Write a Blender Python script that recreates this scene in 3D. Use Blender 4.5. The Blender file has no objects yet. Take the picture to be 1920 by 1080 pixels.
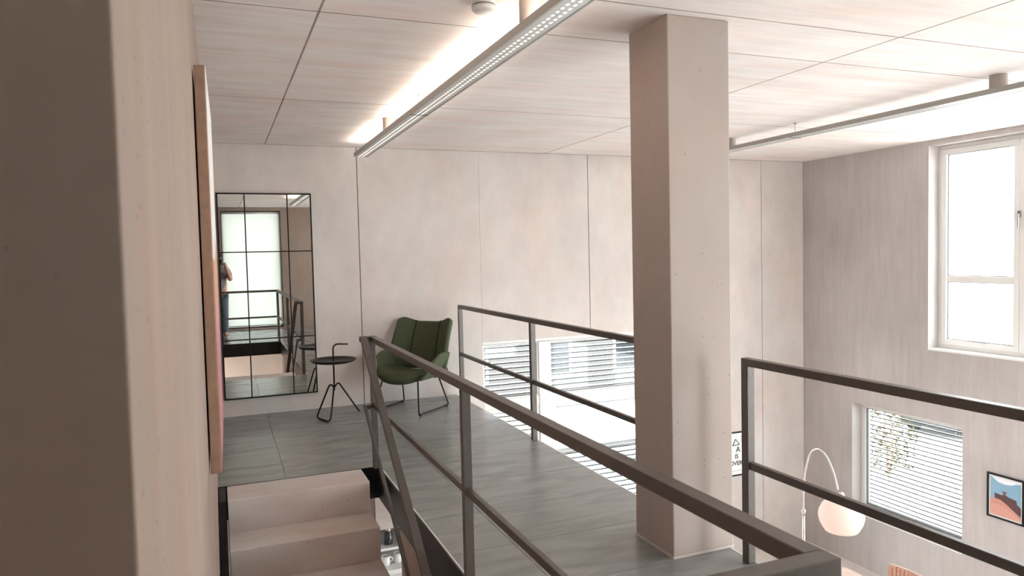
import bpy, bmesh, math, random
from mathutils import Vector, Matrix
random.seed(7)
PI = math.pi
scene = bpy.context.scene
COL = scene.collection

# ------------------------------------------------------------------ camera
H = 1.65
F_PX, YAW, PITCH, ROLL = 1362.29, .384250688, -.0474745325, -.0233874133
fwd = Vector((math.sin(YAW)*math.cos(PITCH), math.cos(YAW)*math.cos(PITCH), math.sin(PITCH)))
rgt = Vector((math.cos(YAW), -math.sin(YAW), 0)); upv = rgt.cross(fwd)
r2 = rgt*math.cos(ROLL) + upv*math.sin(ROLL); u2 = -rgt*math.sin(ROLL) + upv*math.cos(ROLL)
cam_d = bpy.data.cameras.new('camera'); cam = bpy.data.objects.new('camera', cam_d); COL.objects.link(cam)
M3 = Matrix((r2, u2, -fwd)).transposed()
cam.matrix_world = Matrix.Translation((0, 0, H)) @ M3.to_4x4()
cam_d.sensor_width = 36; cam_d.lens = F_PX/1920*36; cam_d.clip_start = .02; cam_d.clip_end = 400
cam_d.dof.use_dof = True; cam_d.dof.focus_distance = 6.0; cam_d.dof.aperture_fstop = 8
scene.camera = cam

# ------------------------------------------------------------------ sky, exposure
world = bpy.data.worlds.new('sky'); scene.world = world; world.use_nodes = True
bg = world.node_tree.nodes['Background']
bg.inputs[0].default_value = (.96, .98, 1.0, 1); bg.inputs[1].default_value = 4.0
vs = scene.view_settings
vs.view_transform = 'Standard'; vs.look = 'None'; vs.gamma = 1; vs.use_curve_mapping = False
vs.exposure = 1.7
scene.cycles.max_bounces = 8; scene.cycles.diffuse_bounces = 6; scene.cycles.glossy_bounces = 3
scene.cycles.transparent_max_bounces = 16; scene.cycles.sample_clamp_indirect = 8
scene.cycles.caustics_reflective = False; scene.cycles.caustics_refractive = False
scene.cycles.use_denoising = True; scene.cycles.adaptive_threshold = .05

def portal(name, loc, sx, sy, direction):
    l = bpy.data.lights.new(name, 'AREA'); l.shape = 'RECTANGLE'; l.size = sx; l.size_y = sy
    l.cycles.is_portal = True
    o = bpy.data.objects.new(name, l); COL.objects.link(o); o.location = loc
    o.rotation_euler = Vector(direction).to_track_quat('-Z', 'Y').to_euler()
    return o

# ------------------------------------------------------------------ main dimensions
XL, XR = -.06, 7.844          # left wall, right wall (inner faces)
YB, YN = 8.15, -1.7           # back wall, wall behind the camera
ZC, ZF = 2.865, -2.65         # ceiling, lower floor
XM = 2.56                     # gallery edge
HX, HY0, HY1 = 1.12, 1.08, 5.65   # stair opening
# right wall windows, all out-of-view ones added for more daylight (y0,y1,z0,z1)
WR = [(4.24, 6.16, .38, 2.80), (1.3, 3.6, .38, 2.80), (5.72, 7.285, -1.95, -.455), (2.2, 4.6, -2.45, -.455), (-1.4, .9, .38, 2.80), (-1.0, 1.6, -2.45, -.455)]
WB = (2.90, 5.9, -2.60, .60)  # back wall window (x0,x1,z0,z1)
WN = (.10, 1.42, .03, 2.78)   # window behind the camera (x0,x1,z0,z1)
WV = (5.0, 7.5, -1.2, 2.6)    # large unseen window behind the camera, added to light the room
for i, (a, b, c, d) in enumerate(WR):
    portal('window_portal', (XR+.30, (a+b)/2, (c+d)/2), b-a, d-c, (-1, 0, 0))
portal('window_portal', ((WB[0]+WB[1])/2, YB+.22, (WB[2]+WB[3])/2), WB[1]-WB[0], WB[3]-WB[2], (0, -1, 0))
portal('window_portal', ((WV[0]+WV[1])/2, YN-.22, (WV[2]+WV[3])/2), WV[1]-WV[0], WV[3]-WV[2], (0, 1, 0))
portal('window_portal', ((WN[0]+WN[1])/2, YN-.22, (WN[2]+WN[3])/2), WN[1]-WN[0], WN[3]-WN[2], (0, 1, 0))

# ------------------------------------------------------------------ materials
def new_mat(name):
    m = bpy.data.materials.new(name); m.use_nodes = True
    nt = m.node_tree; b = nt.nodes['Principled BSDF']
    return m, nt, b
def plain(name, col, rough=.5, metal=0, spec=.5, var=.0, scale=12, bump=0):
    m, nt, b = new_mat(name)
    b.inputs['Roughness'].default_value = rough; b.inputs['Metallic'].default_value = metal
    b.inputs['Specular IOR Level'].default_value = spec
    b.inputs['Base Color'].default_value = (*col, 1)
    if var or bump:
        tc = nt.nodes.new('ShaderNodeTexCoord'); n = nt.nodes.new('ShaderNodeTexNoise')
        n.inputs['Scale'].default_value = scale; n.inputs['Detail'].default_value = 5
        nt.links.new(tc.outputs['Object'], n.inputs['Vector'])
        mr = nt.nodes.new('ShaderNodeMapRange'); mr.inputs['To Min'].default_value = 1-var; mr.inputs['To Max'].default_value = 1+var
        mr.inputs['From Min'].default_value = .3; mr.inputs['From Max'].default_value = .7
        nt.links.new(n.outputs['Fac'], mr.inputs['Value'])
        mx = nt.nodes.new('ShaderNodeVectorMath'); mx.operation = 'SCALE'; mx.inputs[0].default_value = col
        nt.links.new(mr.outputs[0], mx.inputs['Scale']); nt.links.new(mx.outputs[0], b.inputs['Base Color'])
        if bump:
            bp = nt.nodes.new('ShaderNodeBump'); bp.inputs['Strength'].default_value = bump; bp.inputs['Distance'].default_value = .01
            nt.links.new(n.outputs['Fac'], bp.inputs['Height']); nt.links.new(bp.outputs[0], b.inputs['Normal'])
    return m
def concrete(name, col, tint=(1.08, .93, .86), stretch=(1, 1, 1), streak=.10, blotch=.10, pores=.5, pore_scale=9, rough=.75, bump=.15, objvar=0, tintamt=.6, loc=(0, 0, 0)):
    """cast concrete: cloudy blotches, rust-pink patches, directional grain, air holes, light relief"""
    m, nt, b = new_mat(name); L = nt.links.new; N = nt.nodes.new
    b.inputs['Roughness'].default_value = rough; b.inputs['Specular IOR Level'].default_value = .3
    tc = N('ShaderNodeTexCoord')
    def noise(scale, detail=4, mapping=None, rough_=.55):
        n = N('ShaderNodeTexNoise'); n.inputs['Scale'].default_value = scale; n.inputs['Detail'].default_value = detail
        n.inputs['Roughness'].default_value = rough_
        mp = N('ShaderNodeMapping'); mp.inputs['Location'].default_value = loc
        if mapping: mp.inputs['Scale'].default_value = mapping
        L(tc.outputs['Object'], mp.inputs['Vector']); L(mp.outputs[0], n.inputs['Vector'])
        return n.outputs['Fac']
    def rng(v, a, b_, c, d):
        r = N('ShaderNodeMapRange'); r.inputs['From Min'].default_value = a; r.inputs['From Max'].default_value = b_
        r.inputs['To Min'].default_value = c; r.inputs['To Max'].default_value = d; L(v, r.inputs['Value']); return r.outputs[0]
    def mul(a, b_):
        n = N('ShaderNodeMath'); n.operation = 'MULTIPLY'; L(a, n.inputs[0]); L(b_, n.inputs[1]); return n.outputs[0]
    big = noise(.9, 3); grain = noise(3.0, 4, stretch, .65)
    tintn = noise(1.5, 3, tuple(.5+.5*s for s in stretch))
    f = mul(rng(big, .3, .7, 1-blotch, 1+blotch), rng(grain, .3, .7, 1-streak, 1+streak))
    if objvar:
        oi = N('ShaderNodeObjectInfo'); f = mul(f, rng(oi.outputs['Random'], 0, 1, 1-objvar, 1+objvar))
    if pores:
        vo = N('ShaderNodeTexVoronoi'); vo.inputs['Scale'].default_value = pore_scale; L(tc.outputs['Object'], vo.inputs['Vector'])
        sep = N('ShaderNodeSeparateColor'); L(vo.outputs['Color'], sep.inputs[0])
        size = rng(sep.outputs[0], .45, 1, 0, .12)
        lt = N('ShaderNodeMath'); lt.operation = 'LESS_THAN'; L(vo.outputs['Distance'], lt.inputs[0]); L(size, lt.inputs[1])
        f = mul(f, rng(lt.outputs[0], 0, 1, 1, 1-pores))
    tf = rng(tintn, .42, .72, 0, tintamt)
    mix = N('ShaderNodeMix'); mix.data_type = 'RGBA'
    mix.inputs[6].default_value = (*col, 1); mix.inputs[7].default_value = (col[0]*tint[0], col[1]*tint[1], col[2]*tint[2], 1)
    L(tf, mix.inputs[0])
    sc = N('ShaderNodeVectorMath'); sc.operation = 'SCALE'; L(mix.outputs[2], sc.inputs[0]); L(f, sc.inputs['Scale'])
    L(sc.outputs[0], b.inputs['Base Color'])
    if bump:
        bp = N('ShaderNodeBump'); bp.inputs['Strength'].default_value = bump; bp.inputs['Distance'].default_value = .01
        L(grain, bp.inputs['Height']); L(bp.outputs[0], b.inputs['Normal'])
    return m
def emissive(name, col, strength):
    m, nt, b = new_mat(name); b.inputs['Base Color'].default_value = (*col, 1)
    b.inputs['Emission Color'].default_value = (*col, 1); b.inputs['Emission Strength'].default_value = strength
    if strength < 1: m.cycles.emission_sampling = 'NONE'
    return m
def glass_mat(name, tint=(.95, .97, .97), gloss=1.0):
    m = bpy.data.materials.new(name); m.use_nodes = True; nt = m.node_tree; nt.nodes.clear()
    o = nt.nodes.new('ShaderNodeOutputMaterial'); t = nt.nodes.new('ShaderNodeBsdfTransparent'); g = nt.nodes.new('ShaderNodeBsdfGlossy')
    g.inputs['Roughness'].default_value = .02; t.inputs[0].default_value = (*tint, 1)
    lw = nt.nodes.new('ShaderNodeLayerWeight'); pw = nt.nodes.new('ShaderNodeMath'); pw.operation = 'POWER'; pw.inputs[1].default_value = 5
    fr = nt.nodes.new('ShaderNodeMath'); fr.operation = 'MULTIPLY_ADD'; fr.inputs[1].default_value = .7; fr.inputs[2].default_value = .03
    nt.links.new(lw.outputs['Facing'], pw.inputs[0]); nt.links.new(pw.outputs[0], fr.inputs[0])
    mx = nt.nodes.new('ShaderNodeMixShader'); nt.links.new(fr.outputs[0], mx.inputs[0])
    nt.links.new(t.outputs[0], mx.inputs[1]); nt.links.new(g.outputs[0], mx.inputs[2]); nt.links.new(mx.outputs[0], o.inputs[0])
    return m
def translucent_mat(name, col, mixf=.5):
    m = bpy.data.materials.new(name); m.use_nodes = True; nt = m.node_tree; nt.nodes.clear()
    o = nt.nodes.new('ShaderNodeOutputMaterial'); d = nt.nodes.new('ShaderNodeBsdfDiffuse'); t = nt.nodes.new('ShaderNodeBsdfTranslucent')
    d.inputs[0].default_value = (*col, 1); t.inputs[0].default_value = (*col, 1)
    mx = nt.nodes.new('ShaderNodeMixShader'); mx.inputs[0].default_value = mixf
    nt.links.new(d.outputs[0], mx.inputs[1]); nt.links.new(t.outputs[0], mx.inputs[2]); nt.links.new(mx.outputs[0], o.inputs[0])
    return m

M_back = concrete('concrete_back_wall', (.61, .568, .54), stretch=(1.3, 1, .7), streak=.06, blotch=.08, pores=.2, pore_scale=22, objvar=.02)
M_right = concrete('concrete_right_wall', (.52, .49, .472), tint=(1.0, .95, .97), stretch=(1, 5, .5), streak=.08, blotch=.10, pores=0, tintamt=.8)
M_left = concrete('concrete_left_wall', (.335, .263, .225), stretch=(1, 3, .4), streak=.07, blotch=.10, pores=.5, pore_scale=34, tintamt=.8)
M_ceil = concrete('concrete_ceiling', (.85, .805, .78), tint=(1.0, .88, .84), stretch=(.5, 4, 1), streak=.075, blotch=.06, pores=.1, objvar=.03, tintamt=.8)
M_col = concrete('concrete_column', (.47, .412, .378), streak=.04, blotch=.06, pores=.55, pore_scale=30, stretch=(1, 1, .5), tintamt=.5)
M_step = concrete('concrete_step', (.68, .645, .625), tint=(.92, .78, .72), stretch=(.6, 2, 2), streak=.06, blotch=.09, pores=.4, pore_scale=22, tintamt=.9)
M_low = concrete('concrete_lower_wall', (.62, .52, .48), pores=.1)
M_screed = concrete('pale_screed', (.66, .64, .61), pores=0, blotch=.05)
M_core = plain('dark_joint_filler', (.22, .18, .16), .9)
M_joint = plain('brown_joint_strip', (.34, .27, .235), .9, var=.35, scale=5)  # brown of the thin strips laid over the ceiling joints
M_grout = plain('pale_grout', (.36, .33, .30), .8)
M_steel = plain('dark_steel', (.12, .104, .094), .38, .3, .6, var=.08, scale=30)
M_plate = plain('black_steel_plate', (.022, .023, .023), .35, .3, .5, var=.1, scale=9)
M_black = plain('black_lacquer', (.009, .008, .008), .45, 0, .25)
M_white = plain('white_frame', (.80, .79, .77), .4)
M_gask = plain('grey_gasket', (.16, .17, .18), .6)
M_alu = plain('grey_aluminium', (.40, .39, .36), .4, .3)
M_lite = plain('light_grey_metal', (.62, .62, .60), .4, .2)
M_slat = plain('white_blind_slat', (.5, .5, .5), .5)
M_green = plain('green_wool', (.078, .094, .052), .9, 0, .3, var=.15, scale=60, bump=.3)
M_seam = plain('dark_green_piping', (.008, .014, .008), .8)
M_mirror = plain('mirror_glass', (.86, .88, .86), .0, 1.0)
M_oak = plain('raw_wood_edge', (.36, .225, .155), .7, var=.12, scale=25)
M_table = plain('pale_pink_wood', (.68, .53, .46), .45, var=.08, scale=6)
M_pink = plain('terracotta_rib', (.55, .31, .23), .6, var=.08, scale=30)
M_plastic = plain('white_plastic', (.82, .81, .80), .4)
M_chrome = plain('satin_chrome', (.70, .67, .64), .22, .9)
M_porc = plain('white_porcelain', (.8, .78, .74), .25)
M_glass = glass_mat('window_glass'); M_shade_lip = plain('black_shade_lip', (.012, .012, .013), .7)
M_skin = plain('skin', (.58, .33, .25), .55)
M_shirt = plain('grey_shirt', (.25, .22, .22), .9)
M_jean = plain('blue_grey_jeans', (.16, .19, .23), .9)
M_hair = plain('dark_hair', (.03, .02, .015), .6)

def tile_mat():
    m, nt, b = new_mat('slate_tile'); L = nt.links.new; N = nt.nodes.new
    tc = N('ShaderNodeTexCoord'); mp = N('ShaderNodeMapping'); mp.inputs['Scale'].default_value = (1.2, 4, 1)
    oi = N('ShaderNodeObjectInfo'); ad = N('ShaderNodeVectorMath'); ad.operation = 'ADD'
    cx = N('ShaderNodeCombineXYZ'); ml = N('ShaderNodeMath'); ml.operation = 'MULTIPLY'; ml.inputs[1].default_value = 40
    L(oi.outputs['Random'], ml.inputs[0]); L(ml.outputs[0], cx.inputs[0]); L(ml.outputs[0], cx.inputs[1])
    L(tc.outputs['Object'], ad.inputs[0]); L(cx.outputs[0], ad.inputs[1]); L(ad.outputs[0], mp.inputs['Vector'])
    n = N('ShaderNodeTexNoise'); n.inputs['Scale'].default_value = 2.2; n.inputs['Detail'].default_value = 7; n.inputs['Distortion'].default_value = .6
    L(mp.outputs[0], n.inputs['Vector'])
    r = N('ShaderNodeMapRange'); r.inputs['From Min'].default_value = .3; r.inputs['From Max'].default_value = .7
    r.inputs['To Min'].default_value = .78; r.inputs['To Max'].default_value = 1.22; L(n.outputs['Fac'], r.inputs['Value'])
    s = N('ShaderNodeVectorMath'); s.operation = 'SCALE'; s.inputs[0].default_value = (.225, .232, .23); L(r.outputs[0], s.inputs['Scale'])
    L(s.outputs[0], b.inputs['Base Color']); b.inputs['Roughness'].default_value = .27; b.inputs['Specular IOR Level'].default_value = 1.0
    bp = N('ShaderNodeBump'); bp.inputs['Strength'].default_value = .25; bp.inputs['Distance'].default_value = .01
    L(n.outputs['Fac'], bp.inputs['Height']); L(bp.outputs[0], b.inputs['Normal'])
    return m
M_tile = tile_mat()

# ------------------------------------------------------------------ mesh helpers
class MB:
    def __init__(s): s.v = []; s.f = []
    def box(s, x0, x1, y0, y1, z0, z1):
        n = len(s.v)
        s.v += [(x0, y0, z0), (x1, y0, z0), (x1, y1, z0), (x0, y1, z0), (x0, y0, z1), (x1, y0, z1), (x1, y1, z1), (x0, y1, z1)]
        s.f += [tuple(n+i for i in q) for q in ((0, 3, 2, 1), (4, 5, 6, 7), (0, 1, 5, 4), (1, 2, 6, 5), (2, 3, 7, 6), (3, 0, 4, 7))]
        return s
    def prism(s, pts, axis, a, b):
        """polygon pts in the plane across axis, from a to b"""
        def mk(p, t):
            return {'x': (t, p[0], p[1]), 'y': (p[0], t, p[1]), 'z': (p[0], p[1], t)}[axis]
        n = len(s.v); k = len(pts)
        s.v += [mk(p, a) for p in pts] + [mk(p, b) for p in pts]
        s.f.append(tuple(n+i for i in range(k))); s.f.append(tuple(n+k+i for i in reversed(range(k))))
        for i in range(k):
            j = (i+1) % k; s.f.append((n+i, n+k+i, n+k+j, n+j))
        return s
    def bar(s, a, b, w, h, up=(0, 0, 1)):
        """rectangular bar between two points, w across, h along up"""
        a = Vector(a); b = Vector(b); d = (b-a).normalized(); side = d.cross(Vector(up)).normalized(); u = side.cross(d)
        n = len(s.v)
        for p in (a, b):
            for sx, sz in ((-1, -1), (1, -1), (1, 1), (-1, 1)):
                s.v.append(tuple(p + side*(sx*w/2) + u*(sz*h/2)))
        s.f += [tuple(n+i for i in q) for q in ((0, 1, 2, 3), (7, 6, 5, 4), (0, 4, 5, 1), (1, 5, 6, 2), (2, 6, 7, 3), (3, 7, 4, 0))]
        return s
    def tube(s, pts, r, seg=10, rs=None):
        pts = [Vector(p) for p in pts]; n0 = len(s.v); prev = None
        for i, p in enumerate(pts):
            t = (pts[min(i+1, len(pts)-1)] - pts[max(i-1, 0)]).normalized()
            if prev is None:
                a = Vector((0, 0, 1)) if abs(t.z) < .9 else Vector((1, 0, 0)); nrm = t.cross(a).normalized()
            else:
                nrm = (prev - t*prev.dot(t)).normalized()
            prev = nrm; bn = t.cross(nrm); rr = rs[i] if rs else r
            for k in range(seg):
                q = 2*PI*k/seg; s.v.append(tuple(p + nrm*(rr*math.cos(q)) + bn*(rr*math.sin(q))))
        m = len(pts)
        for i in range(m-1):
            for k in range(seg):
                a = n0+i*seg+k; b = n0+i*seg+(k+1) % seg; s.f.append((a, b, b+seg, a+seg))
        s.f.append(tuple(n0+k for k in reversed(range(seg)))); s.f.append(tuple(n0+(m-1)*seg+k for k in range(seg)))
        return s
    def lathe(s, prof, c=(0, 0, 0), seg=32):
        n0 = len(s.v)
        for r, z in prof:
            for k in range(seg):
                q = 2*PI*k/seg; s.v.append((c[0]+r*math.cos(q), c[1]+r*math.sin(q), c[2]+z))
        for i in range(len(prof)-1):
            for k in range(seg):
                a = n0+i*seg+k; b = n0+i*seg+(k+1) % seg; s.f.append((a, b, b+seg, a+seg))
        if prof[0][0] > 1e-6: s.f.append(tuple(n0+k for k in reversed(range(seg))))
        if prof[-1][0] > 1e-6: s.f.append(tuple(n0+(len(prof)-1)*seg+k for k in range(seg)))
        return s
    def grid(s, fn, nu, nv):
        n0 = len(s.v)
        for j in range(nv+1):
            for i in range(nu+1): s.v.append(tuple(fn(i/nu, j/nv)))
        for j in range(nv):
            for i in range(nu):
                a = n0+j*(nu+1)+i; s.f.append((a, a+1, a+nu+2, a+nu+1))
        return s
    def build(s, name, mat, parent=None, smooth=False, bevel=0, mods=()):
        me = bpy.data.meshes.new(name); me.from_pydata(s.v, [], s.f); me.update()
        bm = bmesh.new(); bm.from_mesh(me); bmesh.ops.remove_doubles(bm, verts=bm.verts, dist=1e-6)
        bmesh.ops.recalc_face_normals(bm, faces=bm.faces); bm.to_mesh(me); bm.free()
        me.materials.append(mat)
        if smooth:
            for p in me.polygons: p.use_smooth = True
        o = bpy.data.objects.new(name, me); COL.objects.link(o)
        if parent is not None: o.parent = parent
        if bevel:
            b = o.modifiers.new('bevel', 'BEVEL'); b.width = bevel; b.segments = 2; b.limit_method = 'ANGLE'
        for kind, kw in mods:
            md = o.modifiers.new(kind.lower(), kind)
            for k, v in kw.items(): setattr(md, k, v)
        return o
def box(name, mat, parent, *d, bevel=0): return MB().box(*d).build(name, mat, parent, bevel=bevel)
def tag(o, label=None, cat=None, group=None, kind=None):
    if label: o['label'] = label
    if cat: o['category'] = cat
    if group: o['group'] = group
    if kind: o['kind'] = kind
    return o
def empty(name, loc=(0, 0, 0), rz=0):
    o = bpy.data.objects.new(name, None); COL.objects.link(o); o.location = loc; o.rotation_euler = (0, 0, rz); o.empty_display_size = .1
    return o
def struct(o): o['kind'] = 'structure'; return o
def copy_tree(o, parent=None):
    c = o.copy(); COL.objects.link(c); c.parent = parent
    for ch in list(o.children): copy_tree(ch, c)
    return c
def wall(name, mat, axis, t0, t1, a0, a1, z0, z1, holes=()):
    """a wall slab across axis ('x': runs along y; 'y': runs along x) between t0 and t1, with rectangular openings (a0,a1,z0,z1)"""
    A = sorted({a0, a1, *[h[0] for h in holes], *[h[1] for h in holes]}); Z = sorted({z0, z1, *[h[2] for h in holes], *[h[3] for h in holes]})
    full = {}
    for i in range(len(A)-1):
        for j in range(len(Z)-1):
            ca, cz = (A[i]+A[i+1])/2, (Z[j]+Z[j+1])/2
            full[i, j] = not any(h[0] < ca < h[1] and h[2] < cz < h[3] for h in holes)
    b = MB()
    P = (lambda t, a, z: (t, a, z)) if axis == 'x' else (lambda t, a, z: (a, t, z))
    def quad(*q):
        n = len(b.v); b.v += q; b.f.append((n, n+1, n+2, n+3))
    for (i, j), on in full.items():
        if not on: continue
        x0, x1, y0, y1 = A[i], A[i+1], Z[j], Z[j+1]
        for t in (t0, t1): quad(P(t, x0, y0), P(t, x1, y0), P(t, x1, y1), P(t, x0, y1))
        for di, dj, e in ((-1, 0, ((x0, y0), (x0, y1))), (1, 0, ((x1, y0), (x1, y1))), (0, -1, ((x0, y0), (x1, y0))), (0, 1, ((x0, y1), (x1, y1)))):
            if not full.get((i+di, j+dj), False):
                quad(P(t0, *e[0]), P(t1, *e[0]), P(t1, *e[1]), P(t0, *e[1]))
    return struct(b.build(name, mat))

# ------------------------------------------------------------------ room shell
# left wall with its end face close to the camera
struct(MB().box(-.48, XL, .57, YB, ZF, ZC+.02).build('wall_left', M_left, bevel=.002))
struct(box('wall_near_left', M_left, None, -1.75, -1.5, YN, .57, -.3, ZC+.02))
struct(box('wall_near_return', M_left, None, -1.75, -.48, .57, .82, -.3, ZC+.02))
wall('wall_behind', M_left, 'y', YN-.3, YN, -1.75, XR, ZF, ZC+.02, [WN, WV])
wall('wall_right', M_right, 'x', XR, XR+.36, YN, YB+.3, ZF, ZC+.02, WR)
# back wall: core with formwork panels in front
wb = wall('wall_back', M_core, 'y', YB+.018, YB+.30, XL-.3, XR, ZF, ZC+.02, [WB])
seams = [XL, 1.472, 2.905, 4.357, 5.9, 7.09, XR]
g = .0035
for i in range(len(seams)-1):
    x0, x1 = seams[i]+g, seams[i+1]-g
    z0 = WB[3] if i in (2, 3) else ZF
    if i == 2: x0 = WB[0]
    if i == 1: x1 = WB[0]
    p = MB().box(x0, x1, YB, YB+.018, z0, ZC+.015).build('wall_panel', M_back, wb, bevel=.004)
# tie holes in the wall panels (shallow plugs)
for x in (.75, 2.1, 3.6, 6.5):
    for z in (2.25, .9):
        MB().lathe([(.0, -.002), (.022, -.002), (.024, 0)], seg=20).build('tie_plug', M_back, wb).matrix_local = Matrix.Translation((x, YB-.0005, z)) @ Matrix.Rotation(PI/2, 4, 'X')
# ceiling slab with cast panels
ce = struct(box('ceiling', M_core, None, -1.75, XR+.36, YN-.3, YB+.3, ZC+.015, ZC+.25))
xs = [-1.75, .515, 3.77, XR]; ys = [YN, .55, 3.15, 3.73, 5.83, YB]
for i in range(3):
    for j in range(5):
        gx = .004; gy = .003
        MB().box(xs[i]+(gx if i else 0), xs[i+1]-(gx if i < 2 else 0), ys[j]+(gy if j else 0), ys[j+1]-gy, ZC, ZC+.015).build('ceiling_panel', M_ceil, ce, bevel=.003)
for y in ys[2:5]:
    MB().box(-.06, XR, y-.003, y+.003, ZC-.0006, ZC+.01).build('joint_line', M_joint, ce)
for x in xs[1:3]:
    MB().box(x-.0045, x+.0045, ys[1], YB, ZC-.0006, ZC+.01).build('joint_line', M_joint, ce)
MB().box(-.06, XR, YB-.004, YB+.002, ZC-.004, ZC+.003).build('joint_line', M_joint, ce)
# gallery floor (upper) with slate tiles
fl = MB()
fl.box(XL, XM-.012, HY1+.012, YB, -.25, -.0025); fl.box(HX+.012, XM-.012, HY0, HY1+.012, -.25, -.0025); fl.box(-1.5, XM-.012, YN, HY0-.012, -.25, -.0025)
floor = struct(fl.build('floor', M_grout))
rects = [(XL, XM, HY1, YB), (HX, XM, HY0, HY1), (-1.5, XM, YN, HY0)]
tx = [.42-1.08*2, .42-1.08, .42, 1.50, 2.58]; ty = [7.80-.575*k for k in range(-1, 18)]
for i in range(len(tx)-1):
    for j in range(len(ty)-1):
        for (a, b, c, d) in rects:
            x0, x1 = max(tx[i]+.003, a), min(tx[i+1]-.003, b); y0, y1 = max(ty[j+1]+.002, c), min(ty[j]-.002, d)
            if x1-x0 > .01 and y1-y0 > .01:
                MB().box(x0, x1, y0, y1, -.0024, 0).build('tile', M_tile, floor)
# pale edge profile along the gallery and steel fascia plates round the stair opening
struct(box('trim_1', M_white, None, XM, XM+.012, YN, YB, -.26, -.002))
fa = struct(MB().box(HX-.012, HX, HY0-.012, HY1, -.25, .004).build('trim_2', M_plate))
struct(MB().box(HX-.003, HX+.006, HY0, HY1, .0035, .0055).build('trim_highlight', M_white))  # pale strip paints in the highlight along the plate's top edge
struct(MB().box(XL, HX, HY1, HY1+.012, -.25, -.001).build('trim_3', M_black))
struct(MB().box(XL, HX, HY0-.012, HY0, -.25, .004).build('trim_4', M_plate))
# soffit under the gallery and lower level shell
struct(box('floor_lower', M_screed, None, -1.75, XR+.36, YN-.3, YB+.3, ZF-.2, ZF))
struct(box('wall_under_gallery', M_low, None, HX-.004, HX+.12, 1.2, 4.95, ZF, -.25))
# concrete column at the gallery edge
column = MB().box(2.195, 2.585, 3.215, 3.59, .012, ZC).build('column', M_col, bevel=.006)
tag(column, 'square pink-beige concrete column standing at the edge of the gallery floor', 'column', kind='structure')
cb = MB().box(2.192, 2.588, 3.212, 3.593, 0, .014).build('base_strip', M_step, column)

# ------------------------------------------------------------------ windows
def frame_rect(mb, axis, t0, t1, a0, a1, z0, z1, w, wz=None):
    wz = wz or w
    def bx(p0, p1, q0, q1):
        if axis == 'x': mb.box(t0, t1, p0, p1, q0, q1)
        else: mb.box(p0, p1, t0, t1, q0, q1)
    bx(a0, a1, z1-wz, z1); bx(a0, a1, z0, z0+wz); bx(a0, a0+w, z0+wz, z1-wz); bx(a1-w, a1, z0+wz, z1-wz)
    return mb
def slab(axis, t0, t1, a0, a1, z0, z1):
    return MB().box(t0, t1, a0, a1, z0, z1) if axis == 'x' else MB().box(a0, a1, t0, t1, z0, z1)
def win_tall(name, y0, y1, z0, z1):
    """tall two-casement window with a transom bar in each casement, in the right wall"""
    w = struct(frame_rect(MB(), 'x', XR+.17, XR+.25, y0, y1, z0+.02, z1, .045).build(name, M_white, bevel=.004))
    box('window_sill', M_white, w, XR-.006, XR+.2, y0, y1, z0, z0+.022, bevel=.003)
    ym = (y0+y1)/2
    for a, b in ((y0+.045, ym), (ym, y1-.045)):
        sash = frame_rect(MB(), 'x', XR+.155, XR+.235, a+.002, b-.002, z0+.067, z1-.047, .062).build('sash', M_white, w, bevel=.005)
        zt = 1.23
        slab('x', XR+.17, XR+.225, a+.06, b-.06, zt-.036, zt+.036).build('transom_bar', M_white, sash, bevel=.004)
        for c, d in ((z0+.129, zt-.036), (zt+.036, z1-.109)):
            frame_rect(MB(), 'x', XR+.185, XR+.2, a+.064, b-.064, c, d, .008).build('gasket', M_gask, sash)
            slab('x', XR+.19, XR+.196, a+.068, b-.068, c+.004, d-.004).build('pane', M_glass, sash)
    hd = box('handle', M_chrome, w, XR+.115, XR+.13, ym-.012, ym+.006, 1.80, 1.95, bevel=.004)
    box('handle_rose', M_gask, hd, XR+.128, XR+.156, ym-.017, ym+.011, 1.91, 1.98, bevel=.004)
    return w
win_tall('window_1', *WR[0]); win_tall('window_added_4', *WR[1]); win_tall('window_added_8', *WR[4])  # only the first is in view, the others are added to brighten the room
def win_low(name, y0, y1, z0, z1):
    w = struct(frame_rect(MB(), 'x', XR+.16, XR+.25, y0, y1, z0+.025, z1, .075).build(name, M_white, bevel=.012))
    box('window_sill', M_white, w, XR-.008, XR+.2, y0, y1, z0, z0+.026, bevel=.004)
    frame_rect(MB(), 'x', XR+.18, XR+.205, y0+.075, y1-.075, z0+.1, z1-.075, .014).build('gasket', M_gask, w)
    slab('x', XR+.19, XR+.196, y0+.08, y1-.08, z0+.105, z1-.08).build('pane', M_glass, w)
    return w
win_low('window_2', *WR[2]); win_low('window_added_5', *WR[3]); win_low('window_added_9', *WR[5])  # the further low windows are unseen, added to let in light
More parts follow.
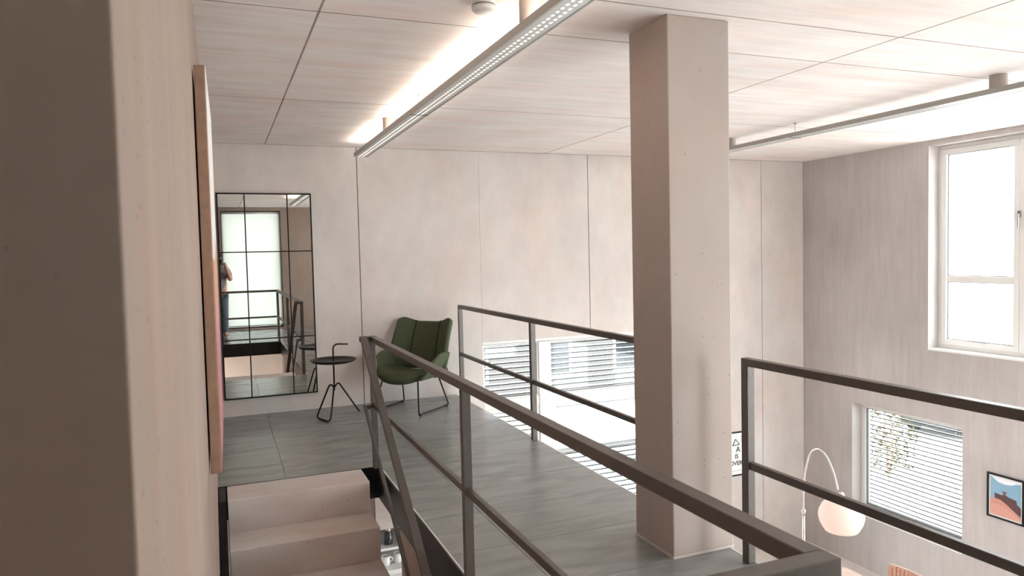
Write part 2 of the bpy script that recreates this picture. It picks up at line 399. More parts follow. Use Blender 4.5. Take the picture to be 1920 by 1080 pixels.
# big glazed opening in the back wall: narrow bay, post, wide bay, transom, lower lights
def win_back():
    x0, x1, z0, z1 = WB; t0, t1 = YB+.03, YB+.11
    w = struct(frame_rect(MB(), 'y', t0, t1, x0, x1, z0, z1, .014, .04).build('window_3', M_white, bevel=.004))
    MB().box(3.64, 3.80, t0-.01, t1, z0+.045, z1-.045).build('mullion', M_white, w, bevel=.008)
    for a, b in ((x0+.014, 3.64), (3.80, x1-.014)):
        MB().box(a, b, t0, t1, -.235, -.12).build('transom_bar', M_white, w, bevel=.006)
        MB().box(a, b, t0+.02, t0+.03, -.124, -.112).build('gasket', M_gask, w)
        for c, d in ((-.12, z1-.045), (z0+.045, -.235)):
            sw = .016 if d > 0 else .07
            s = frame_rect(MB(), 'y', t0+.01, t1-.01, a, b, c, d, sw, sw if d > 0 else .05).build('sash', M_white, w, bevel=.004)
            frame_rect(MB(), 'y', t0+.03, t0+.045, a+sw, b-sw, c+sw, d-(sw if d > 0 else .05), .007).build('gasket', M_gask, s)
            MB().box(a+sw+.003, b-sw-.003, t0+.035, t0+.041, c+sw+.003, d-(sw if d > 0 else .05)-.003).build('pane', M_glass, s)
    return w
win_back()
# window behind the camera with a white roller blind (seen in the mirror)
w = struct(frame_rect(MB(), 'y', YN-.2, YN-.12, WN[0], WN[1], WN[2], WN[3], .05).build('window_6', M_steel))
slab('y', YN-.17, YN-.164, WN[0]+.05, WN[1]-.05, WN[2]+.05, WN[3]-.05).build('pane', M_glass, w)
w = frame_rect(MB(), 'y', YN-.2, YN-.12, WV[0], WV[1], WV[2], WV[3], .06)
for x in (6.25,): w.box(x-.04, x+.04, YN-.2, YN-.12, WV[2]+.06, WV[3]-.06)
w = struct(w.build('window_added_7', M_white))  # unseen window added to light the room from behind
for a, b in ((5.06, 6.21), (6.29, 7.44)): slab('y', YN-.17, YN-.164, a, b, WV[2]+.06, WV[3]-.06).build('pane', M_glass, w)
rb = empty('roller_blind', (0, 0, 0)); tag(rb, 'white roller blind pulled down over the window reflected in the mirror', 'blind')
MB().box(WN[0]+.02, WN[1]-.02, YN-.103, YN-.1, .1, 2.70).build('fabric', translucent_mat('white_blind_fabric', (.74, .75, .72), .42), rb)
MB().tube([(WN[0]+.02, YN-.09, 2.73), (WN[1]-.02, YN-.09, 2.73)], .03, 14).build('roller', M_white, rb, smooth=True)
MB().box(WN[0]+.02, WN[1]-.02, YN-.108, YN-.095, .085, .105).build('bottom_bar', M_steel, rb)

# outdoor venetian blinds, every slat its own piece
def blind(label, axis, t, a0, a1, ztop, zbot, pitch, tilt, width=.075):
    e = empty('venetian_blind', (t, (a0+a1)/2, zbot) if axis == 'x' else ((a0+a1)/2, t, zbot))
    tag(e, label, 'blind'); L = (a1-a0)/2
    mb = MB(); k = 6; prof = []
    for i in range(k+1):
        q = -1+2*i/k; prof.append((q*width/2, .006*(1-q*q)))
    prof += [(p[0], p[1]-.0022) for p in reversed(prof)]
    c, s = math.cos(tilt), math.sin(tilt)
    prof = [(p[0]*c-p[1]*s, p[0]*s+p[1]*c) for p in prof]
    mb.prism(prof, 'y' if axis == 'x' else 'x', -L, L)
    first = mb.build('slat', M_slat, e, smooth=False)
    ex, ez = -width/2*c, -width/2*s
    shade_lip = (MB().box(ex-.0015, ex+.0015, -L, L, ez-.006, ez+.006) if axis == 'x' else MB().box(-L, L, ex-.0015, ex+.0015, ez-.006, ez+.006)).build('shade_lip', M_gask, first)  # black lip drawing the shadow line at each slat edge as colour
    shade_lip.data.materials[0] = M_shade_lip
    n = int((ztop-zbot)/pitch)
    for i in range(n):
        o = first if i == 0 else first.copy()
        if i:
            COL.objects.link(o); o.parent = e; sc_ = shade_lip.copy(); COL.objects.link(sc_); sc_.parent = o
        o.location = (0, 0, ztop-zbot-.03-i*pitch)
    for q in (-.62, .62):
        p = (0, q*L, 0) if axis == 'x' else (q*L, 0, 0)
        MB().box(p[0]-.002, p[0]+.002, p[1]-.002, p[1]+.002, 0, ztop-zbot).build('lift_cord', M_slat, e)
    hb = (MB().box(-.035, .035, -L, L, ztop-zbot, ztop-zbot+.04) if axis == 'x' else MB().box(-L, L, -.035, .035, ztop-zbot, ztop-zbot+.04))
    hb.build('head_rail', M_slat, e)
    return e
blind('outdoor slatted blind over the narrow upper pane beside the post', 'y', YB+.20, 2.905, 3.70, .53, -.16, .066, .12)
blind('outdoor slatted blind over the wide upper pane of the back window', 'y', YB+.20, 3.74, 5.87, .53, -.16, .066, .12)
blind('outdoor slatted blind over the lower pane below the narrow one', 'y', YB+.20, 2.93, 3.70, -.26, -2.5, .066, .35)
blind('outdoor slatted blind over the wide lower pane of the back window', 'y', YB+.20, 3.74, 5.87, -.9, -2.5, .066, .35)
blind('outdoor slatted blind behind the window beside the small desert picture', 'x', XR+.31, WR[2][0]+.02, WR[2][1]-.02, -.52, -1.92, .058, -.15)

# ------------------------------------------------------------------ stairs
st = empty('staircase', (0, HY1, ZF)); tag(st, 'pale pink concrete stair rising from below to the slate gallery floor', 'staircase')
RISE, GO = .2255, .345
NST = 11
for k in range(NST):
    z = -k*RISE-.002; yb = HY1-k*GO; yf = yb-GO
    prof = [(yf, z), (yb-.002, z), (yb-.002, z-.16), (yf+.14, z-RISE-.14), (yf+.002, z-RISE-.14)] if k < NST-1 else [(yf, z), (yb-.002, z), (yb-.002, ZF), (yf, ZF)]
    if k == 0: prof = [(yf, z), (yb-.002, z), (yb-.002, z-.24), (yf+.1, z-RISE-.12), (yf+.002, z-RISE-.12)]
    prof[-1] = (yf, prof[-1][1])
    q = MB().prism([(p[0]-HY1, p[1]-ZF) for p in prof], 'x', .0, .977).build('step', M_step, st, bevel=.006)

struct(MB().prism([(HY1, -.005), (HY1-GO, -.005), (2.0, -.005-RISE/GO*(HY1-GO-2.0)), (2.0, -.45-RISE/GO*(HY1-GO-2.0)), (HY1, -.45)], 'x', XL+.004, -.008).build('trim_gap_shade', M_black))  # black sheet added to fill the shadow gap beside the steps
# ------------------------------------------------------------------ steel railings
def railing(name, loc, label): return tag(empty(name, loc), label, 'railing')
BE = .003
rl = railing('stair_railing', (1.085, HY1, 0), 'dark steel railing framing the stair opening with a sloping handrail beside the steps')
o = Vector((1.085, HY1, 0))
def rb_(name, *d, m=M_steel, par=None, org=o): # world-space box as a child of an empty without rotation
    d = (d[0]-org.x, d[1]-org.x, d[2]-org.y, d[3]-org.y, d[4]-org.z, d[5]-org.z)
    return MB().box(*d).build(name, m, par or rl, bevel=BE)
zt = 1.04
rb_('top_rail', 1.062, 1.11, 1.105, 5.61, zt-.042, zt)
rb_('end_rail', XL+.02, 1.11, 1.055, 1.105, zt-.042, zt)
for a, b in ((3.355, 5.575), (1.155, 3.305)): rb_('mid_rail', 1.07, 1.098, a, b, .485, .52)
rb_('mid_rail', XL+.02, 1.062, 1.066, 1.094, .485, .52)
for y in (5.575, 3.305, 1.105):
    p = rb_('post', 1.062, 1.108, y, y+(.04 if y > 2 else .05), .004, zt-.042)
rb_('post', XL+.02, XL+.07, 1.055, 1.105, .004, zt-.042)
# sloping handrail, its lower rail and the two short links
def sl(name, y0, z0, slope, y1, w, h, x):
    return MB().bar((x-o.x, y0-o.y, z0), (x-o.x, y1-o.y, z0-slope*(y0-y1)), w, h).build(name, M_steel, rl, bevel=BE)
sl('sloping_handrail', 5.56, 1.035, .695, 2.2, .05, .03, 1.012)
sl('sloping_lower_rail', 5.575, .49, .64, 2.2, .022, .03, 1.012)
rb_('link_bar', .985, 1.062, 5.545, 5.595, 1.0, 1.04)
rb_('link_bar', 1.0, 1.062, 5.56, 5.60, .475, .51)

gl = railing('gallery_railing', (2.53, 5.7, 0), 'dark steel railing along the gallery edge between the armchair and the column')
o2 = Vector((2.53, 5.7, 0))
def gb(name, *d): return rb_(name, *d, par=gl, org=o2)
gb('top_rail', 2.507, 2.553, 3.60, 7.865, 1.04, 1.082)
for a, b in ((5.835, 7.82), (3.60, 5.79)): gb('mid_rail', 2.515, 2.545, a, b, .50, .538)
for y in (7.82, 5.79): gb('post', 2.507, 2.553, y, y+.045, .001, 1.04)
gr = railing('gallery_railing', (2.53, 1, 0), 'dark steel railing along the gallery edge nearer than the column')
o3 = Vector((2.53, 1, 0))
def gc(name, *d): return rb_(name, *d, par=gr, org=o3)
gc('top_rail', 2.507, 2.553, YN+.02, 3.045, 1.04, 1.08)
gc('post', 2.507, 2.553, 2.995, 3.045, .001, 1.04)
gc('mid_rail', 2.515, 2.545, .845, 2.995, .50, .54); gc('mid_rail', 2.515, 2.545, YN+.02, .80, .50, .54)
gc('post', 2.507, 2.553, .80, .845, .001, 1.04)

# ------------------------------------------------------------------ ceiling lights
M_up = emissive('lit_upper_diffuser', (1, .92, .82), 2.6)
M_slot = emissive('lit_louvre_slot', (1, .97, .92), .3)
M_off = plain('unlit_louvre_slot', (.5, .5, .48), .4)
def bar_light(label, x0, x1, y0, y1, z0, z1, lit, rods, cans):
    xc = (x0+x1)/2; e = empty('linear_ceiling_light', (xc, (y0+y1)/2, z0)); tag(e, label, 'light', 'linear ceiling lights'); w = (x1-x0)/2; L = (y1-y0)/2; h = z1-z0
    b = MB(); b.box(-w, -w+.012, -L, L, 0, h); b.box(w-.012, w, -L, L, 0, h); b.box(-w, w, -L, -L+.006, 0, h); b.box(-w, w, L-.006, L, 0, h)
    b.box(-w+.012, w-.012, -L, L, h*.45, h*.55)
    b.build('housing', M_alu, e)
    MB().box(-w+.012, w-.012, -L+.01, L-.01, 0.002, .006).build('louvre_plate', M_lite, e)
    s = MB(); n = int(2*L/.05)
    for i in range(n):
        y = -L+.03+i*.05
        for xx in (-.018, .018): s.box(xx-.006, xx+.006, y, y+.02, -.0005, .0015)
    tag(s.build('louvre_slots', M_slot if lit else M_off, e), kind='stuff')
    MB().box(-w+.02, w-.02, -L+.02, L-.02, h*.6, h*.85).build('upper_diffuser', M_up if lit else M_plastic, e)
    for y in rods:
        r = MB().tube([(xc-xc, y-(y0+y1)/2, h*.5), (0, y-(y0+y1)/2, ZC-z0)], .002, 6).build('suspension_rod', M_gask, e)
        MB().box(-w, w, -.003, .003, -.004, .001).build('rod_clip', M_gask, r).location = (0, y-(y0+y1)/2, 0)
        MB().lathe([(.014, 0), (.014, .006)], seg=14).build('rod_rose', M_gask, r).location = (0, y-(y0+y1)/2, ZC-z0-.006)
    for y in cans:
        MB().lathe([(.056, 0), (.058, .004), (.058, ZC-z0-h)], seg=32).build('ceiling_canister', M_col, e, smooth=False).location = (0, y-(y0+y1)/2, h)
    return e
bar_light('lit grey linear light hanging above the stair and armchair', 1.385, 1.525, 1.0, 7.8, 2.71, 2.75, True, (5.39, 2.55), (6.39, 3.27))
bar_light('unlit grey linear light hanging behind the column near the tall window', 5.25, 5.39, 1.0, 7.8, 2.725, 2.765, False, (5.63, 2.2), (3.62, 6.6))
sd = empty('smoke_detector', (1.244, 3.355, ZC)); tag(sd, 'round white smoke detector on the concrete ceiling', 'smoke detector')
MB().lathe([(.0, -.045), (.05, -.044), (.058, -.036), (.06, -.02)], seg=32).build('cover', M_plastic, sd, smooth=True)
MB().lathe([(.052, -.022), (.052, -.012)], seg=32).build('vent_ring', M_gask, sd)
MB().lathe([(.058, -.013), (.058, 0)], seg=32).build('base', M_plastic, sd)

# ------------------------------------------------------------------ mirror
mi = empty('wall_mirror', (.49, YB, .19)); tag(mi, 'tall window-pane mirror in a thin black frame on the back wall', 'mirror')
W2, HH = .468, 2.15
MB().box(-W2, W2, -.016, -.008, 0, HH).build('mirror_glass', M_mirror, mi)
MB().box(-W2-.002, W2+.002, -.008, 0, -.002, HH+.002).build('backing', M_black, mi)
fr = frame_rect(MB(), 'y', -.028, -.0, -W2-.008, W2+.008, -.008, HH+.008, .014).build('frame', M_black, mi)
for f_ in (.283, .742): MB().box(-W2+2*W2*f_-.006, -W2+2*W2*f_+.006, -.024, -.015, 0, HH).build('glazing_bar', M_black, mi)
for f_ in (.287, .716): MB().box(-W2, W2, -.024, -.015, HH*f_-.006, HH*f_+.006).build('glazing_bar', M_black, mi)

# ------------------------------------------------------------------ big painting on the left wall
def painting_mat():
    m, nt, b = new_mat('painted_canvas'); L = nt.links.new; N = nt.nodes.new
    tc = N('ShaderNodeTexCoord'); sp = N('ShaderNodeSeparateXYZ'); L(tc.outputs['Object'], sp.inputs[0])
    n = N('ShaderNodeTexNoise'); n.inputs['Scale'].default_value = 4; n.inputs['Detail'].default_value = 6; L(tc.outputs['Object'], n.inputs['Vector'])
    a = N('ShaderNodeMath'); a.operation = 'MULTIPLY_ADD'; a.inputs[1].default_value = .5; L(n.outputs['Fac'], a.inputs[0]); L(sp.outputs['Z'], a.inputs[2])
    r = N('ShaderNodeMapRange'); r.inputs['From Min'].default_value = .25; r.inputs['From Max'].default_value = 1.81; L(a.outputs[0], r.inputs['Value'])
    c = N('ShaderNodeValToRGB'); c.color_ramp.interpolation = 'LINEAR'
    els = [(0, (.42, .18, .17)), (.30, (.50, .22, .24)), (.40, (.62, .33, .26)), (.54, (.62, .33, .2)), (.555, (.82, .80, .77)), (1, (.85, .84, .82))]
    c.color_ramp.elements[0].position = 0; c.color_ramp.elements[0].color = (*els[0][1], 1)
    c.color_ramp.elements[1].position = 1; c.color_ramp.elements[1].color = (*els[-1][1], 1)
    for p, q in els[1:-1]:
        e = c.color_ramp.elements.new(p); e.color = (*q, 1)
    L(r.outputs[0], c.inputs[0]); L(c.outputs[0], b.inputs['Base Color']); b.inputs['Roughness'].default_value = .6
    return m
pa = empty('wall_painting', (-.038, 3.0, .828), -.0118); tag(pa, 'large painting with white sky over orange and pink on the near left wall', 'painting')
MB().box(-.016, .022, 0, 1.1, 0, 1.558).build('stretcher_box', M_oak, pa, bevel=.003)
MB().box(.0221, .0245, .003, 1.097, .003, 1.555).build('canvas', painting_mat(), pa)

# ------------------------------------------------------------------ tray side table
tb = empty('side_table', (1.055, 7.5, 0)); tag(tb, 'small black tray table with bent-wire legs beside the armchair', 'table')
MB().lathe([(0, .585), (.17, .585), (.205, .595), (.228, .612), (.232, .617), (.226, .620), (.20, .606), (.168, .597), (0, .597)], seg=48).build('tray', M_black, tb, smooth=True)
def bend(pts, n=6, r=.03):
    """rounded polyline"""
    P = [Vector(p) for p in pts]; out = [P[0]]
    for i in range(1, len(P)-1):
        a = (P[i-1]-P[i]); b = (P[i+1]-P[i]); ra = min(r, a.length*.45); rb2 = min(r, b.length*.45)
        p0 = P[i]+a.normalized()*ra; p1 = P[i]+b.normalized()*rb2
        for k in range(n+1):
            t = k/n; out.append(p0*(1-t)**2 + P[i]*2*t*(1-t) + p1*t*t)
    return out + [P[-1]]
MB().tube(bend([(0, 0, .30), (0, 0, .775), (.15, -.02, .765)], 8, .06), .0085).build('stem_handle', M_black, tb, smooth=True)
MB().tube(bend([(0, 0, .33), (-.04, .02, .37), (-.165, .125, .03), (-.16, .115, .009), (-.085, -.10, .009), (-.06, -.11, .03), (-.005, -.012, .34)], 6, .05), .0085).build('leg_loop', M_black, tb, smooth=True)
MB().tube(bend([(0, 0, .33), (.045, .03, .38), (.285, .255, .0095)], 6, .05), .0085).build('leg', M_black, tb, smooth=True)

# ------------------------------------------------------------------ green armchair
ac = empty("armchair", (1.875, 7.63, 0), math.atan2(-.66, -.75)+PI/2); tag(ac, 'green upholstered bucket armchair on black wire skids against the back wall', 'armchair')
def seat_f(a, b):
    u = 2*a-1; x = u*(.305+.02*b); y = -.335+.115*u*u*(1-b)+b*.58
    z = .43-.03*b+.055*abs(u)**3 - .09*max(0, 1-b/.16)**2
    return (x, y, z)
MB().grid(seat_f, 20, 16).build('seat', M_green, ac, smooth=True, mods=[('SOLIDIFY', dict(thickness=.085, offset=-1)), ('SUBSURF', dict(levels=1, render_levels=1))])
def back_f(a, b):
    u = 2*a-1; w = max(0, abs(u)-.42)/.58
    x = u*(.372-.012*b)*(1-.05*w); y = .235+.165*b-.15*w**1.5*(1-.25*b)-.03*math.sin(PI*b)
    zt_ = .925+.045*min(1, w*1.6)-.02*max(0, w-.75)*4
    z = .40+b*(zt_-.40)
    return (x, y, z)
bk = MB().grid(back_f, 28, 16).build('backrest', M_green, ac, smooth=True, mods=[('SOLIDIFY', dict(thickness=.055, offset=1)), ('SUBSURF', dict(levels=1, render_levels=1))])
for u in (-.44, .44):
    MB().tube([Vector(back_f((u+1)/2, .12+.87*t/14))+Vector((0, -.001, .002)) for t in range(15)], .006, 8).build('back_seam', M_seam, ac, smooth=True)
def arm_f(s):
    def f(a, b):
        y = -.27+a*.50; top = .455+.165*math.sin(min(1, a/.62)*PI/2)-.03*max(0, a-.62)
        x = s*(.285+.075*b+.025*math.sin(PI*a)); z = .365+b*(top-.365)
        return (x, y+.05*b*(1-a)*1.2, z)
    return f
for s in (-1, 1):
    MB().grid(arm_f(s), 16, 8).build('armrest', M_green, ac, smooth=True, mods=[('SOLIDIFY', dict(thickness=.045, offset=0)), ('SUBSURF', dict(levels=1, render_levels=1))])
    MB().tube([Vector(arm_f(s)(0, t/8))+Vector((s*.012, -.018, 0)) for t in range(9)], .005, 8).build('arm_seam', M_seam, ac, smooth=True)
    MB().tube(bend([(s*.215, -.17, .385), (s*.29, -.275, .012), (s*.295, .30, .012), (s*.235, .17, .385)], 6, .035), .008).build('skid_leg', M_black, ac, smooth=True)
    for y in (-.255, .26): MB().lathe([(.0, 0), (.016, 0), (.016, .022), (0, .024)], (s*.291, y, .0), 14).build('glide', M_black, ac)
MB().tube([(-.24, -.10, .345), (.24, -.10, .345)], .008).build('cross_brace', M_black, ac, smooth=True)
MB().tube([(-.24, .14, .335), (.24, .14, .335)], .008).build('cross_brace', M_black, ac, smooth=True)

# ------------------------------------------------------------------ poster on the back wall
def text_mesh(txt, size):
    c = bpy.data.curves.new('t', 'FONT'); c.body = txt; c.size = size; c.align_x = 'CENTER'; c.extrude = .0006; c.offset = .0022
    ob = bpy.data.objects.new('t', c); COL.objects.link(ob); dg = bpy.context.evaluated_depsgraph_get()
    me = bpy.data.meshes.new_from_object(ob.evaluated_get(dg)); bpy.data.objects.remove(ob); bpy.data.curves.remove(c)
    return me
M_ink = plain('black_ink', (.06, .055, .055), .7); M_paper = plain('white_paper', (.86, .86, .85), .6)
po = empty('wall_poster', (6.62, YB, -1.52)); tag(po, 'white poster with black hand lettering on the wall behind the column', 'poster')
MB().box(-.23, .23, -.006, -.001, .0, .60).build('sheet', M_paper, po)
MB().box(-.235, .235, -.014, 0, .592, .612).build('hanger_bar', M_black, po); MB().box(-.235, .235, -.014, 0, -.012, .008).build('hanger_bar', M_black, po)
MB().box(-.21, .21, -.0075, -.006, .058, .062).build('ruled_line', M_gask, po)
for txt, sz, x, z in (('A', .11, .025, .325), ('IS', .085, .0, .235), ('OVER!', .085, .0, .14)):
    me = text_mesh(txt, sz); me.materials.append(M_ink); t_ = bpy.data.objects.new('lettering', me); COL.objects.link(t_); t_.parent = po
    t_.location = (x, -.0068, z); t_.rotation_euler = (PI/2, 0, 0)
MB().bar((-.07, -.007, .42), (-.02, -.007, .51), .006, .02, (0, 1, 0)).bar((-.02, -.007, .51), (.05, -.007, .43), .006, .02, (0, 1, 0)).bar((-.07, -.007, .42), (.04, -.007, .43), .006, .02, (0, 1, 0)).build('drawn_triangle', M_ink, po)
for i in range(3):
    MB().bar((.07, -.007, .47+.035*i), (.15, -.007, .455+.035*i), .006, .012, (0, 1, 0)).build('drawn_stroke', M_ink, po)

# ------------------------------------------------------------------ small framed picture on the right wall
pf = empty('framed_picture', (XR, 5.215, -1.38)); tag(pf, 'small black-framed desert picture on the right wall near the low window', 'picture')
frame_rect(MB(), 'x', -.024, 0, -.20, .20, 0, .49, .018).build('frame', M_black, pf)
MB().box(-.012, -.002, -.185, .185, .015, .475).build('mat_board', M_paper, pf)
def flat(name, pts, dx, col):  # pts in picture coordinates: u 0..1 from far (left in view) to near, v 0..1 up
    q = [(.165-.33*u, .035+.42*v) for u, v in pts]
    return MB().prism(q, 'x', -.0125-dx-.0008, -.0125-dx).build(name, plain('print_'+name, col, .6), pf)
flat('print_sky', [(0, 0), (1, 0), (1, 1), (0, 1)], 0, (.24, .42, .56))
flat('print_cloud', [(.03, 1), (.12, .95), (.28, .88), (.5, .86), (.72, .89), (.86, .95), (1, .96), (1, 1)], .001, (.80, .84, .88))
flat('print_hill', [(0, .0), (1, 0), (1, .2), (.75, .33), (.5, .42), (.25, .45), (0, .42)], .001, (.60, .28, .22))
flat('print_rock', [(.14, .58), (.16, .44), (.35, .43), (.55, .35), (.8, .22), (1, .12), (1, .36), (.88, .42), (.86, .52), (.6, .55), (.45, .62), (.4, .56)], .002, (.10, .045, .045))
flat('print_ridge', [(.45, .60), (.40, .66), (.36, .68), (.48, .665), (.58, .68), (.5, .62), (.52, .56), (.46, .55)], .003, (.22, .07, .07))
flat('print_dune', [(0, 0), (1, 0), (1, .06), (.8, .16), (.55, .25), (.3, .30), (.1, .29), (0, .27)], .003, (.66, .33, .27))

# ------------------------------------------------------------------ dining corner below: table, ribbed chair, arc lamp
dt = empty('dining_table', (5.55, 5.12, ZF)); tag(dt, 'pale pink wooden dining table on the lower floor under the arc lamp', 'table')
tz = .75
MB().box(-.755, .755, -.845, .845, tz-.04, tz).build('tabletop', M_table, dt, bevel=.006)
MB().box(-.66, .66, -.75, .75, tz-.13, tz-.04).build('apron', M_table, dt)
for sx in (-1, 1):
    for sy in (-1, 1): MB().box(sx*.68-.035, sx*.68+.035, sy*.77-.035, sy*.77+.035, 0, tz-.04).build('leg', M_table, dt, bevel=.004)
dc = empty('dining_chair', (6.42, 5.45, ZF)); tag(dc, 'terracotta ribbed-back dining chair at the end of the pale table', 'chair')
for k in range(11):
    y = -.225+.045*k
    MB().bar((.235+.0, y, .44), (.285-.035*(abs(k-5)/5)**2, y, .815-(.012 if k in (0, 10) else 0)), .032, .041, (0, 1, 0)).build('rib', M_pink, dc, bevel=.006)
MB().tube([(.29-.035*(abs(k-5)/5)**2, -.235+.047*k, .822) for k in range(11)], .011, 8).build('top_rail', M_table, dc, smooth=True)
MB().box(-.22, .24, -.23, .23, .42, .46).build('seat', M_pink, dc, bevel=.015)
for sx, sy in ((-.19, -.2), (-.19, .2), (.21, -.2), (.21, .2)): MB().tube([(sx, sy, .42), (sx*1.12, sy*1.12, 0)], .014, 10).build('leg', M_table, dc, smooth=True)

la = empty('arc_lamp', (5.955, 6.2, ZF)); tag(la, 'chrome arc floor lamp with a glowing white glass shade over the table', 'lamp')
MB().lathe([(0, 0), (.15, 0), (.15, .025), (.03, .035), (0, .035)], seg=40).build('base', M_chrome, la)
MB().tube([(0, 0, .03), (0, 0, -1.31-ZF)], .014, 12).build('lower_pole', M_chrome, la, smooth=True)
MB().lathe([(0, -.03), (.02, -.03), (.022, 0), (.02, .03), (0, .03)], (0, 0, -1.31-ZF), 16).build('knob', M_chrome, la, smooth=True)
pts = []
zk = -1.31-ZF; zp = -.545-ZF
ctrl = [(0, zk), (-.005, zk+.30), (-.04, zk+.52), (-.11, zk+.70), (-.21, zp-.0), (-.29, zp-.02), (-.37, zp-.10), (-.44, zp-.23), (-.485, zp-.37)]
def crom(P, n=6):
    out = []
    for i in range(len(P)-1):
        p0, p1, p2, p3 = (Vector(P[max(i-1, 0)]), Vector(P[i]), Vector(P[i+1]), Vector(P[min(i+2, len(P)-1)]))
        for k in range(n):
            t = k/n; out.append(.5*((2*p1)+(p2-p0)*t+(2*p0-5*p1+4*p2-p3)*t*t+(3*p1-p0-3*p2+p3)*t**3))
    return out+[Vector(P[-1])]
MB().tube([(0, p[0], p[1]) for p in crom([Vector((a, b)) for a, b in ctrl])], .009, 10).build('arc', M_chrome, la, smooth=True)
M_shade = emissive('lit_opal_glass', (1.0, .75, .66), .14); M_shade.node_tree.nodes['Principled BSDF'].inputs['Base Color'].default_value = (.60, .43, .375, 1)
MB().lathe([(.03, .355), (.06, .35), (.13, .325), (.19, .27), (.222, .20), (.228, .15), (.215, .09), (.185, .03), (.165, .0), (.158, .002), (.2, .09), (.215, .15), (.2, .22), (.12, .31), (.03, .34)], (.03, -.50, -1.345-ZF), 40).build('shade', M_shade, la, smooth=True)
MB().lathe([(0, 0), (.035, 0), (.03, .04), (.012, .06), (0, .06)], (.03, -.50, -.995-ZF), 20).build('shade_cap', M_chrome, la, smooth=True)

# ------------------------------------------------------------------ kitchen shelf seen through the gap beside the stairs
ks = empty('kitchen_shelf', (1.75, 6.35, ZF)); tag(ks, 'white open kitchen shelf glimpsed through the gap beside the steps', 'shelf')
def kb(name, m, x0, x1, y0, y1, z0, z1): return MB().box(x0-1.75, x1-1.75, y0-6.35, y1-6.35, z0-ZF, z1-ZF).build(name, m, ks, bevel=.002)
kb('side_panel', M_white, 1.16, 1.18, 6.12, 6.6, ZF, -.28); kb('side_panel', M_white, 2.4, 2.42, 6.12, 6.6, ZF, -.28)
kb('back_panel', M_black, 1.18, 2.4, 6.58, 6.6, ZF, -.28)
kb('shelf_board', M_white, 1.18, 2.4, 6.16, 6.58, -.90, -.875); kb('shelf_board', M_white, 1.18, 2.4, 6.10, 6.58, -1.09, -1.05)
kb('door', M_lite, 1.18, 1.78, 6.13, 6.15, ZF+.1, -1.10); kb('door', M_lite, 1.785, 2.4, 6.13, 6.15, ZF+.1, -1.10)
kb('fascia', M_step, 1.16, 2.42, 6.08, 6.12, -.68, -.28)
def mug(label, x, y, z, s=1):
    m = empty('mug', (x, y, z)); tag(m, label, 'mug', 'mugs on the kitchen shelf')
    MB().lathe([(0, 0), (.03*s, 0), (.038*s, .012), (.04*s, .085*s), (.036*s, .085*s), (.034*s, .014), (0, .01)], seg=24).build('cup', M_porc, m, smooth=True)
    MB().tube([(.036*s+.028*s*math.sin(PI*t/8), 0, .022*s+.05*s*t/8) for t in range(9)], .005, 8).build('handle', M_porc, m, smooth=True)
mug('small white mug on the shelf close to the concrete steps', 1.262, 6.22, -1.05); mug('small white mug on the shelf close to the railing', 1.375, 6.25, -1.05)
jr = empty('glass_jar', (1.30, 6.25, -.875)); tag(jr, 'dark glass jar on the black kitchen shelf beside the steps', 'jar')
MB().lathe([(0, 0), (.035, 0), (.038, .02), (.036, .09), (.02, .11), (.02, .12), (0, .12)], seg=24).build('body', plain('dark_glass', (.05, .05, .05), .08), jr, smooth=True)
MB().lathe([(0, .12), (.024, .12), (.024, .14), (0, .14)], seg=20).build('lid', M_chrome, jr)

# ------------------------------------------------------------------ photographer, seen only in the mirror
ph = empty('person', (.0, -.42, 0)); tag(ph, 'person in grey shirt and jeans holding a camera, reflected in the mirror', 'person')
def skin_body(name, verts, edges, mat, parent, sub=2):
    me = bpy.data.meshes.new(name); me.from_pydata([v[:3] for v in verts], edges, []); ob = bpy.data.objects.new(name, me); COL.objects.link(ob); ob.parent = parent
    ob.modifiers.new('skin', 'SKIN'); ob.modifiers.new('sub', 'SUBSURF').levels = sub; ob.modifiers['sub'].render_levels = sub
    for i, v in enumerate(verts):
        r = v[3]; me.skin_vertices[0].data[i].radius = (r, r) if not isinstance(r, tuple) else r
    me.skin_vertices[0].data[0].use_root = True; me.materials.append(mat); ob.modifiers['skin'].use_smooth_shade = True
    return ob
bv = [(0, 0, .95, (.17, .12)), (0, 0, 1.15, (.15, .11)), (0, .01, 1.36, (.18, .12)), (0, .02, 1.47, .07), (0, .05, 1.56, .055), (0, .07, 1.66, .085), (0, .075, 1.74, .08),
      (.19, .01, 1.42, .065), (.25, .12, 1.22, .05), (.16, .29, 1.52, .04), (.135, .31, 1.60, .03),
      (-.19, .01, 1.42, .065), (-.24, .14, 1.22, .05), (-.16, .30, 1.48, .04), (-.115, .32, 1.60, .03),
      (.10, 0, .86, .095), (.11, .02, .48, .062), (.11, -.02, .08, .045), (.12, .12, .035, .035),
      (-.10, 0, .86, .095), (-.11, .02, .48, .062), (-.11, -.02, .08, .045), (-.12, .12, .035, .035)]
be = [(0, 1), (1, 2), (2, 3), (3, 4), (4, 5), (5, 6), (2, 7), (7, 8), (8, 9), (9, 10), (2, 11), (11, 12), (12, 13), (13, 14), (0, 15), (15, 16), (16, 17), (17, 18), (0, 19), (19, 20), (20, 21), (21, 22)]
skin_body('body', bv, be, M_skin, ph)
skin_body('shirt', [(0, 0, .93, (.185, .135)), (0, 0, 1.15, (.168, .128)), (0, .01, 1.36, (.195, .135)), (0, .02, 1.45, .09), (.19, .01, 1.42, .082), (.235, .09, 1.28, .07), (-.19, .01, 1.42, .082), (-.23, .10, 1.28, .07)],
          [(0, 1), (1, 2), (2, 3), (2, 4), (4, 5), (2, 6), (6, 7)], M_shirt, ph)
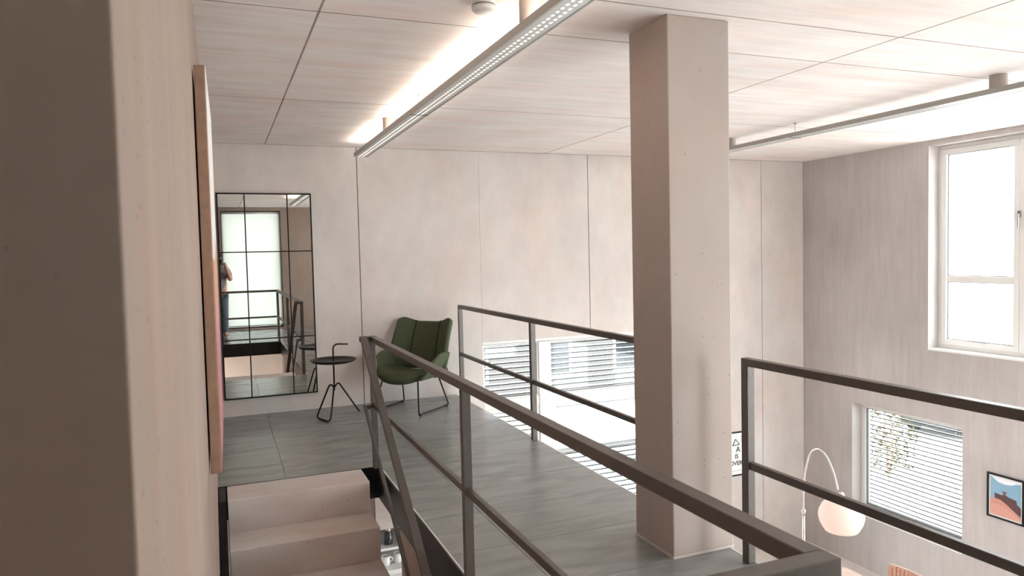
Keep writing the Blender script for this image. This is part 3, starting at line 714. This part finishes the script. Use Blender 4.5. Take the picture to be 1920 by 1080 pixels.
skin_body('trousers', [(0, 0, .95, (.18, .13)), (.10, 0, .85, .11), (.11, .02, .48, .078), (.11, -.01, .10, .065), (-.10, 0, .85, .11), (-.11, .02, .48, .078), (-.11, -.01, .10, .065)],
          [(0, 1), (1, 2), (2, 3), (0, 4), (4, 5), (5, 6)], M_jean, ph)
skin_body('hair', [(0, .05, 1.68, .095), (0, .045, 1.75, .088), (0, -.0, 1.64, .08)], [(0, 1), (0, 2)], M_hair, ph)
pc = empty('camera_body', (0, -.10, 1.585)); tag(pc, 'black camera held up by the person reflected in the mirror', 'camera')
MB().box(-.065, .085, -.03, .03, 0, .09).build('housing', M_black, pc, bevel=.01)
MB().box(-.03, .03, -.03, .025, .09, .115).build('viewfinder', M_black, pc, bevel=.006)
MB().tube([(0, .03, .045), (0, .07, .045)], .034, 20).build('lens', M_black, pc)

# ------------------------------------------------------------------ outside
M_gnd = plain('pale_paving', (.68, .67, .65), .9, var=.06, scale=.5)
gd = struct(MB().box(-60, 90, -60, 90, ZF-.35, ZF-.22).build('ground', M_gnd))
# pale house across the yard behind the back window
hs = empty('house', (5.5, 19, ZF-.22)); tag(hs, 'pale house with grey windows seen through the back blinds', 'house')
M_render = plain('grey_render', (.085, .083, .08), .9)
MB().box(-7, 9, 0, 7, 0, 5.2).build('house_wall', M_render, hs); MB().prism([(-.4, 5.2), (7.4, 5.2), (3.5, 7.6)], 'x', -7.3, 9.3).build('roof', plain('grey_roof_tile', (.03, .03, .03), .8), hs)
for i, x in enumerate((-5, -2.4, .2, 2.8, 5.4)):
    for z in (.9, 3.3):
        wn = frame_rect(MB(), 'y', -.04, .02, x, x+1.2, z, z+1.3, .08).build('house_window', M_white, hs)
        MB().box(x+.08, x+1.12, -.01, .01, z+.08, z+1.22).build('pane', plain('dark_pane', (.02, .024, .028), .1) if not bpy.data.materials.get('dark_pane') else bpy.data.materials['dark_pane'], wn)
# parked car and shrub beyond the low right window
M_cp = plain('dark_grey_car_paint', (.010, .011, .012), .25); M_tyre = plain('tyre', (.02, .02, .02), .8)
cr = empty('car', (17.2, 12.4, ZF-.22), .35); tag(cr, 'dark grey car parked outside beyond the low right-hand window', 'car')
prof = [(-2.1, .25), (-2.1, .75), (-1.95, .9), (-1.35, .98), (-.75, 1.40), (.75, 1.45), (1.45, .98), (2.0, .86), (2.12, .7), (2.12, .25)]
MB().prism(prof, 'y', -.85, .85).build('body', M_cp, cr, bevel=.06)
MB().prism([(-1.22, .98), (-.70, 1.36), (.72, 1.40), (1.3, .98)], 'y', -.86, .86).build('side_window', M_gask, cr)
for x in (-1.3, 1.35):
    for y in (-.78, .78): MB().tube([(x, y-.1, .32), (x, y+.1, .32)], .32, 20).build('wheel', M_tyre, cr)
M_leaf = translucent_mat('yellow_green_leaf', (.075, .075, .045), .4)
sh = empty('shrub', (11.6, 9.9, ZF-.22)); tag(sh, 'yellow-green leafy shrub outside the low right-hand window', 'shrub')
lf = MB(); rnd = random.Random(3)
for k in range(900):
    a = rnd.uniform(0, 2*PI); rr = .55*rnd.random()**.5; z = rnd.uniform(.3, 2.3); rr *= (1-.35*abs(z-1.2)/1.2)
    c = Vector((rr*math.cos(a), rr*math.sin(a), z)); d = Vector((rnd.gauss(0, 1), rnd.gauss(0, 1), rnd.gauss(0, .6))).normalized(); e2 = d.orthogonal().normalized()
    n0 = len(lf.v); lf.v += [tuple(c-d*.05), tuple(c+e2*.022), tuple(c+d*.05), tuple(c-e2*.022)]; lf.f.append((n0, n0+1, n0+2, n0+3))
tag(lf.build('foliage', M_leaf, sh), kind='stuff')
for k in range(5):
    a = k*1.26; MB().tube([(0, 0, 0), (.1*math.cos(a), .1*math.sin(a), .9), (.25*math.cos(a), .25*math.sin(a), 1.8)], .015, 6).build('stem', M_oak, sh)
